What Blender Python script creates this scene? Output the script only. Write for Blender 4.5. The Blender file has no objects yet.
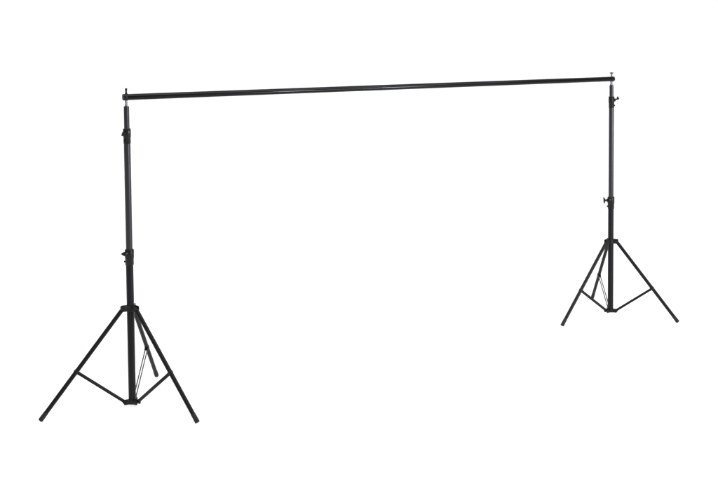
import bpy, bmesh, math
from mathutils import Vector, Matrix
PI = math.pi
S = bpy.context.scene
C = S.collection

# ------------------------------------------------------------ materials
def mat(name, col, rough, metal=0.0, spec=0.5, var=0.25, bump=0.0, scale=60.0, coat=0.0):
    m = bpy.data.materials.new(name); m.use_nodes = True
    nt = m.node_tree; b = nt.nodes['Principled BSDF']
    b.inputs['Metallic'].default_value = metal
    b.inputs['Specular IOR Level'].default_value = spec
    b.inputs['Coat Weight'].default_value = coat
    tc = nt.nodes.new('ShaderNodeTexCoord')
    n = nt.nodes.new('ShaderNodeTexNoise'); n.inputs['Scale'].default_value = scale
    n.inputs['Detail'].default_value = 5
    nt.links.new(tc.outputs['Object'], n.inputs['Vector'])
    r = nt.nodes.new('ShaderNodeMapRange')
    r.inputs['From Min'].default_value = .3; r.inputs['From Max'].default_value = .7
    r.inputs['To Min'].default_value = rough * (1 - var); r.inputs['To Max'].default_value = rough * (1 + var)
    nt.links.new(n.outputs['Fac'], r.inputs['Value']); nt.links.new(r.outputs['Result'], b.inputs['Roughness'])
    n2 = nt.nodes.new('ShaderNodeTexNoise'); n2.inputs['Scale'].default_value = scale * .15
    n2.inputs['Detail'].default_value = 4
    nt.links.new(tc.outputs['Object'], n2.inputs['Vector'])
    cr = nt.nodes.new('ShaderNodeValToRGB')
    cr.color_ramp.elements[0].position = .3; cr.color_ramp.elements[1].position = .7
    cr.color_ramp.elements[0].color = tuple(c * (1 - var * .5) for c in col) + (1,)
    cr.color_ramp.elements[1].color = tuple(c * (1 + var * .5) for c in col) + (1,)
    nt.links.new(n2.outputs['Fac'], cr.inputs['Fac']); nt.links.new(cr.outputs['Color'], b.inputs['Base Color'])
    if bump:
        bp = nt.nodes.new('ShaderNodeBump'); bp.inputs['Strength'].default_value = bump
        bp.inputs['Distance'].default_value = .0005
        nt.links.new(n.outputs['Fac'], bp.inputs['Height']); nt.links.new(bp.outputs['Normal'], b.inputs['Normal'])
    return m

M_coat = mat('black_powder_coat', (.0062, .0062, .0073), .38, spec=.15, bump=.25, scale=900)
M_tube = mat('black_anodised_tube', (.017, .016, .020), .30, metal=.0, spec=.30, var=.10, scale=120)
M_bar = mat('black_gloss_tube', (.0030, .0033, .0042), .15, spec=.17, var=.06, scale=40)
M_plas = mat('black_plastic', (.0055, .0055, .0053), .36, spec=.20, bump=.3, scale=400)
M_rub = mat('black_rubber', (.012, .012, .012), .65, spec=.25, bump=.4, scale=500)
M_chr = mat('satin_steel', (.26, .26, .27), .45, metal=1, scale=200)
M_zinc = mat('zinc_steel', (.13, .13, .135), .50, metal=1, scale=200)
M_flat = mat('steel_strip', (.006, .006, .0065), .38, metal=0, spec=.18, scale=200)
M_white = mat('white_backdrop', (.90, .90, .90), .75, spec=.1, var=.02, scale=3)

# white floor, half diffuse, half translucent so an added lamp below hides contact shadows
M_backlit = bpy.data.materials.new('white_backlit_floor'); M_backlit.use_nodes = True
nt = M_backlit.node_tree; nt.nodes.clear()
out = nt.nodes.new('ShaderNodeOutputMaterial'); mx = nt.nodes.new('ShaderNodeMixShader')
df = nt.nodes.new('ShaderNodeBsdfDiffuse'); tl = nt.nodes.new('ShaderNodeBsdfTranslucent')
nz = nt.nodes.new('ShaderNodeTexNoise'); nz.inputs['Scale'].default_value = 2
rp = nt.nodes.new('ShaderNodeValToRGB')
rp.color_ramp.elements[0].color = (.89, .89, .89, 1); rp.color_ramp.elements[1].color = (.91, .91, .91, 1)
nt.links.new(nz.outputs['Fac'], rp.inputs['Fac'])
for n in (df, tl): nt.links.new(rp.outputs['Color'], n.inputs['Color'])
mx.inputs['Fac'].default_value = .55
nt.links.new(df.outputs[0], mx.inputs[1]); nt.links.new(tl.outputs[0], mx.inputs[2]); nt.links.new(mx.outputs[0], out.inputs['Surface'])

# ------------------------------------------------------------ mesh helpers
def frame(p0, p1, up=None):
    p0 = Vector(p0); p1 = Vector(p1); z = (p1 - p0).normalized()
    u = Vector(up) if up is not None else (Vector((0, 0, 1)) if abs(z.z) < .95 else Vector((0, 1, 0)))
    x = u.cross(z).normalized(); y = z.cross(x)
    return Matrix((x, y, z)).transposed().to_4x4(), p0

def lathe(bm, p0, p1, prof, n=32):
    """prof: (distance from p0 along axis, radius)."""
    R, o = frame(p0, p1)
    rings = []
    for d, r in prof:
        if r < 1e-6:
            rings.append([bm.verts.new(o + R @ Vector((0, 0, d)))])
        else:
            rings.append([bm.verts.new(o + R @ Vector((r * math.cos(2*PI*k/n), r * math.sin(2*PI*k/n), d))) for k in range(n)])
    for a, b in zip(rings, rings[1:]):
        for k in range(n):
            k2 = (k + 1) % n
            if len(a) == 1 and len(b) == 1: continue
            if len(a) == 1: bm.faces.new((a[0], b[k2], b[k]))
            elif len(b) == 1: bm.faces.new((a[k], a[k2], b[0]))
            else: bm.faces.new((a[k], a[k2], b[k2], b[k]))

def tube(bm, p0, p1, r, bev=.0012, n=32):
    L = (Vector(p1) - Vector(p0)).length
    lathe(bm, p0, p1, [(0, 0), (0, r - bev), (bev, r), (L - bev, r), (L, r - bev), (L, 0)], n)

def bar(bm, p0, p1, w, h, up=(0, 0, 1), bev=.0015):
    """rectangular bar from p0 to p1: w across, h along 'up'."""
    R, o = frame(p0, p1, up); L = (Vector(p1) - Vector(p0)).length
    vs = [[bm.verts.new(o + R @ Vector((sx * w/2, sy * h/2, z))) for sx, sy in ((-1,-1),(1,-1),(1,1),(-1,1))] for z in (0, L)]
    fs = [bm.faces.new(list(reversed(vs[0]))), bm.faces.new(vs[1])]
    for k in range(4): fs.append(bm.faces.new((vs[0][k], vs[0][(k+1)%4], vs[1][(k+1)%4], vs[1][k])))
    es = list({e for f in fs for e in f.edges})
    if bev: bmesh.ops.bevel(bm, geom=es, offset=bev, segments=2, affect='EDGES', profile=.5)

def outline(bm, pts, th, origin, X, Y, bev=.001):
    """flat outline in the X,Y plane extruded by th both ways."""
    X = Vector(X).normalized(); Y = Vector(Y).normalized(); Z = X.cross(Y); o = Vector(origin)
    a = [bm.verts.new(o + X*p[0] + Y*p[1] - Z*th/2) for p in pts]
    b = [bm.verts.new(o + X*p[0] + Y*p[1] + Z*th/2) for p in pts]
    fs = [bm.faces.new(list(reversed(a))), bm.faces.new(b)]
    n = len(pts)
    for k in range(n): fs.append(bm.faces.new((a[k], a[(k+1)%n], b[(k+1)%n], b[k])))
    if bev:
        es = list({e for f in fs[:2] for e in f.edges})
        bmesh.ops.bevel(bm, geom=es, offset=bev, segments=2, affect='EDGES', profile=.5)

def obj(name, bm, m, parent=None, loc=None, angle=35):
    bmesh.ops.recalc_face_normals(bm, faces=bm.faces)
    me = bpy.data.meshes.new(name); bm.to_mesh(me); bm.free()
    for p in me.polygons: p.use_smooth = True
    me.set_sharp_from_angle(angle=math.radians(angle))
    me.materials.append(m)
    o = bpy.data.objects.new(name, me); C.objects.link(o)
    if parent: o.parent = parent
    if loc: o.location = loc
    return o

def thing(name, label, cat, loc, group=None):
    o = bpy.data.objects.new(name, None); C.objects.link(o); o.location = loc
    o.empty_display_size = .1
    o['label'] = label; o['category'] = cat
    if group: o['group'] = group
    return o

B = bmesh.new

# ------------------------------------------------------------ setting: white studio sweep
bm = B()
x0, x1, yb, rad = -16, 16, 15.0, 3.0
v = [bm.verts.new(p) for p in ((x0, -6, 0), (x1, -6, 0), (x1, yb, 0), (x0, yb, 0))]
bm.faces.new(v)
floor = obj('floor', bm, M_backlit); floor['kind'] = 'structure'
bm = B(); rows = []
prof = [(yb + rad*math.sin(a), rad*(1 - math.cos(a))) for a in [PI/2*k/24 for k in range(25)]] + [(yb + rad, 12.0)]
for y, z in prof: rows.append([bm.verts.new((x, y, z)) for x in (x0, x1)])
for a, b in zip(rows, rows[1:]): bm.faces.new((a[0], a[1], b[1], b[0]))
wall = obj('backdrop', bm, M_white, angle=60); wall['kind'] = 'structure'

# ------------------------------------------------------------ tripod stands
BAR_Z = 2.0
def polar(r, a, z): return Vector((r*math.cos(a), r*math.sin(a), z))

def collar(t, z0, z1, r_in, r_out, az, reach, wing_tilt, wing_len, rise=0.0, low=1.0):
    """clamp collar: ribbed sleeve with a split boss and a wing knob."""
    bm = B()
    h = z1 - z0
    lathe(bm, (0,0,z0), (0,0,z1), [(0, r_in - .002), (0, r_out*.90), (.003, r_out*.95), (h*.42, r_out*.95), (h*.46, r_out*1.02),
                                   (h*.93, r_out*1.02), (h*.98, r_out*.95), (h, r_out*.86), (h, r_in - .002)])
    d = polar(1, az, 0); s = polar(1, az + PI/2, 0)
    zk = z0 + h*.70
    # boss that the clamp screw runs through
    bar(bm, d*(r_out*.6) + Vector((0,0,zk)), d*(r_out + .010) + Vector((0,0,zk)), .020, .026, bev=.004)
    # lower rivet boss
    tube(bm, polar(r_out*.7, az, z0 + h*.22), polar(r_out + .006, az, z0 + h*.22), .007, n=20)
    c = obj('clamp_collar', bm, M_plas, t)
    bm = B()
    p = d*(r_out + .008) + Vector((0,0,zk)); dk = (d + Vector((0,0,rise))).normalized(); q = p + dk*reach
    tube(bm, p, q + dk*.002, .0055, n=20)
    U = (Vector((0,0,1))*math.cos(wing_tilt) + s*math.sin(wing_tilt))
    U = (U - dk*U.dot(dk)).normalized()
    w = wing_len; g = w*low
    pts = [(-.008, -.005), (-.008, .005), (-.002, w*.45), (.001, w*.9), (.005, w), (.010, w*.95), (.0115, w*.5), (.008, .003),
           (.008, -.003), (.0115, -g*.5), (.010, -g*.95), (.005, -g), (.001, -g*.9), (-.002, -g*.45)]
    outline(bm, pts, .0080, q, dk, U, bev=.0022)
    tube(bm, q - dk*.010, q + dk*.007, .0085, n=20)
    obj('knob', bm, M_plas, c)
    # bright screw head in the sleeve wall towards the front
    bm = B()
    a2 = az + 1.15
    p = polar(r_out*1.0, a2, z0 + h*.78)
    lathe(bm, p, p + polar(1, a2, 0), [(-.002, .0055), (.002, .0055), (.0035, .003), (.0035, 0)], 16)
    obj('screw_head', bm, M_zinc, c)

def stand(label, loc, azs, R, zhub, zc1, zc2, zbase, ztop, c1, c2, nut_az, bolt):
    t = thing('tripod_stand', label, 'tripod stand', loc, 'tripod stands holding up the crossbar')
    # telescopic column
    bm = B(); tube(bm, (0,0,zbase - .006), (0,0,zc1), .0236)
    obj('lower_column', bm, M_coat, t)
    bm = B(); tube(bm, (0,0,zc1 + .002), (0,0,zc2), .0210)
    obj('middle_tube', bm, M_tube, t)
    bm = B(); tube(bm, (0,0,zc2 + .002), (0,0,ztop), .0172)
    tube(bm, (0,0,ztop - .001), (0,0,ztop + .003), .0150)
    obj('top_tube', bm, M_tube, t)
    collar(t, zc1 - .085, zc1 + .018, .0210, .0288, *c1)
    collar(t, zc2 - .075, zc2 + .022, .0172, .0242, *c2)
    # spigot with shoulder and wing nut above the bar
    bm = B()
    zz = ztop + .002; sr = .0115 if bolt else .0092
    lathe(bm, (0,0,zz), (0,0,3), [(0, sr*1.15), (.010, sr*1.15), (.012, sr*.78), (.018, sr*.78), (.020, sr), (BAR_Z - .0212 - zz, sr),
                                   (BAR_Z - .0200 - zz, .0048), (BAR_Z + .040 - zz, .0048), (BAR_Z + .042 - zz, .0038), (BAR_Z + .042 - zz, 0)], 24)
    sp = obj('spigot', bm, M_chr, t)
    bm = B(); zn = BAR_Z + .0209
    lathe(bm, (0,0,zn), (0,0,3), [(0, .0052), (0, .0085), (.003, .0090), (.004, .0065), (.019, .0060), (.026, .0078), (.034, .0078), (.036, .0052)], 20)
    if bolt:
        X = polar(1, nut_az, 0)
        for sg in (-1, 1):
            outline(bm, [(.004, .013), (.007, .015), (.014, .025), (.0170, .033), (.0150, .036), (.010, .034), (.004, .027)], .004,
                    (0,0,zn), X*sg, (0,0,1), bev=.0012)
    obj('wing_nut', bm, M_zinc if bolt else M_plas, sp)
    # hub that carries the legs, slider base that carries the braces
    def hubmesh(z, h, rr, lug_r, lug_h):
        bm = B()
        lathe(bm, (0,0,z - h/2), (0,0,z + h/2), [(0, .0215), (0, rr - .002), (.002, rr), (h - .002, rr), (h, rr - .002), (h, .0215)])
        for a in azs:
            s = polar(1, a + PI/2, 0)
            for sg in (-1, 1):      # a fork of two cheeks per leg
                pts = [(rr*.55, -lug_h/2), (lug_r - .009, -lug_h/2), (lug_r - .003, -lug_h*.38), (lug_r, -lug_h*.1), (lug_r, lug_h*.22),
                       (lug_r - .004, lug_h*.42), (lug_r - .010, lug_h/2), (rr*.55, lug_h/2)]
                outline(bm, pts, .006, s*(sg*.0145) + Vector((0,0,z)), polar(1, a, 0), (0,0,1), bev=.0015)
            p = polar(lug_r - .012, a, z)
            tube(bm, p - s*.020, p + s*.020, .0048, n=16)
        return bm
    obj('leg_hub', hubmesh(zhub, .034, .0305, .062, .036), M_plas, t)
    obj('base_collar', hubmesh(zbase, .026, .0305, .060, .026), M_plas, t)
    for a in azs:
        d = polar(1, a, 0); s = polar(1, a + PI/2, 0)
        top = polar(.050, a, zhub - .002); foot = polar(R - .004, a, .011)
        ax = (foot - top).normalized(); L = (foot - top).length
        bm = B()
        # leg: tube flattened at the pivot
        tube(bm, top + ax*.012, foot - ax*.030, .0140, n=28)
        bar(bm, top - ax*.010, top + ax*.030, .023, .021, up=d, bev=.004)
        leg = obj('leg', bm, M_coat, t)
        bm = B()
        lathe(bm, foot - ax*.052, foot + ax, [(0, .0140), (0, .0146), (.001, .0149), (.048, .0153), (.057, .0150), (.060, .0132), (.060, 0)], 28)
        obj('rubber_foot', bm, M_rub, leg)
        k = .575 if not bolt else .59
        lp = top.lerp(foot, k); nrm = ax.cross(s).normalized()
        if nrm.z > 0: nrm = -nrm
        # clip round the leg at the brace
        bm = B()
        lathe(bm, lp - ax*.0095, lp + ax, [(0, .0140), (0, .0155), (.001, .0161), (.018, .0161), (.019, .0155), (.019, .0140)], 28)
        jp = lp + nrm*.019
        for sg in (-1, 1):
            bar(bm, lp + nrm*.006 + s*(sg*.0095), jp + nrm*.007 + s*(sg*.0095), .003, .020, up=ax, bev=.001)
        tube(bm, jp - s*.0145, jp + s*.0145, .004, n=16)
        obj('leg_clip', bm, M_plas, leg)
        # brace: two parallel flat strips
        q = polar(.044, a, zbase + .001)
        bm = B()
        dd = (jp - q).normalized(); up = dd.cross(s)
        for sg in (-1, 1):
            bar(bm, q - dd*.006 + s*(sg*.0074), jp + dd*.006 + s*(sg*.0074),   .0028, .0185, up=up, bev=.0007)
        br = obj('brace', bm, M_flat, t)
        for e in (.0, 1.0):
            m = q.lerp(jp, e); bm = B()
            lathe(bm, m - s*.0125, m + s, [(0, 0), (0, .004), (.001, .0052), (.003, .0052), (.003, .0025), (.022, .0025), (.022, .0052), (.024, .0052), (.025, .004), (.025, 0)], 16)
            obj('rivet', bm, M_plas, br)
    return t

def thirds(a): return [a + PI*7/6, a - PI/6, a + PI/2]
PL = Vector((-1.7232, 6.5687, 0)); PR = Vector((1.7950, 8.6297, 0))
stand('black tripod stand at the near left end of the crossbar, standing larger in view', PL, thirds(-.0448), .5695, .642, 1.006, 1.778, .030, 1.940,
      (PI*1.05, .003, 1.50, .011), (PI*1.37, .003, .45, .018), math.radians(-105), False)
stand('black tripod stand at the far right end, under the bare tip of the crossbar', PR, thirds(.0831), .5600, .634, .992, 1.832, .043, 1.947,
      (PI*1.0, .016, -.45, .028), (-.15, .022, .3, .018, .55, .6), math.radians(5), True)

# ------------------------------------------------------------ crossbar
D = (PR - PL); LB = D.length; D.normalize()
cb = thing('crossbar', 'long black round crossbar spanning the tops of both tripod stands', 'crossbar', PL + Vector((0,0,BAR_Z)))
ang = math.atan2(D.y, D.x); cb.rotation_euler = (0, 0, ang)
cuts = [-.018, LB*.245, LB*.455, LB*.70, LB + .018]
for i in range(4):
    a, b = cuts[i], cuts[i+1]
    bm = B(); r = .0203
    lathe(bm, (a,0,0), (b,0,0), [(0, 0), (0, r - .0012), (.0012, r), (b - a - .0012, r), (b - a, r - .0012), (b - a, 0)], 40)
    obj('bar_section', bm, M_bar, cb)
for e, sg in ((cuts[0], -1), (cuts[-1], 1)):
    bm = B()
    lathe(bm, (e - sg*.020, 0, 0), (e + sg*.5, 0, 0), [(0, .0203), (0, .0209), (.001, .0212), (.0225, .0212), (.0238, .0203), (.0240, .017), (.0240, 0)], 40)
    obj('end_cap', bm, M_plas, cb)
# ------------------------------------------------------------ camera
f, sx, sy, pitch, roll, Hc = 1033.72, 37.845, -158.342, .05357, -.00615, 2.40559
cd = bpy.data.cameras.new('camera'); cam = bpy.data.objects.new('camera', cd); C.objects.link(cam)
cd.sensor_width = 36; cd.sensor_fit = 'HORIZONTAL'; cd.lens = 36 * f / 718
cd.shift_x = -sx / 718; cd.shift_y = sy / 718
cam.matrix_world = Matrix.Translation((0, 0, Hc)) @ Matrix.Rotation(PI/2 - pitch, 4, 'X') @ Matrix.Rotation(roll, 4, 'Z')
cd.clip_start = .05; cd.clip_end = 200
S.camera = cam

# ------------------------------------------------------------ studio light
w = bpy.data.worlds.new('World'); S.world = w; w.use_nodes = True
w.node_tree.nodes['Background'].inputs['Color'].default_value = (1, 1, 1, 1)
w.node_tree.nodes['Background'].inputs['Strength'].default_value = .36
def area(name, loc, target, sxy, power, col=(1, 1, 1)):
    l = bpy.data.lights.new(name, 'AREA'); l.shape = 'RECTANGLE'; l.size, l.size_y = sxy; l.energy = power; l.color = col
    o = bpy.data.objects.new(name, l); C.objects.link(o); o.location = loc
    o.rotation_euler = (Vector(target) - Vector(loc)).to_track_quat('-Z', 'Y').to_euler()
    return o
area('overhead_softbox', (0, 7, 9), (0, 7.2, 0), (20, 18), 620)
area('backdrop_lamp', (0, 5, 8.5), (0, 18, 3), (24, 3), 1500)
area('added_underfloor_fill', (0, 5, -2.5), (0, 5, 0), (34, 24), 3300)  # unseen lamp added below the floor to wash out contact shadows
area('strip_softbox', (5.8, 2.6, 1.35), (-.7, 7.2, 1.9), (.26, 1.5), 190, (.86, .93, 1))
area('strip_softbox', (6.1, 4.1, 1.35), (0, 7.5, 1.9), (.24, 1.5), 170, (.86, .93, 1))

S.render.engine = 'CYCLES'
S.view_settings.view_transform = 'Standard'; S.view_settings.look = 'None'
S.view_settings.exposure = 0; S.view_settings.gamma = 1
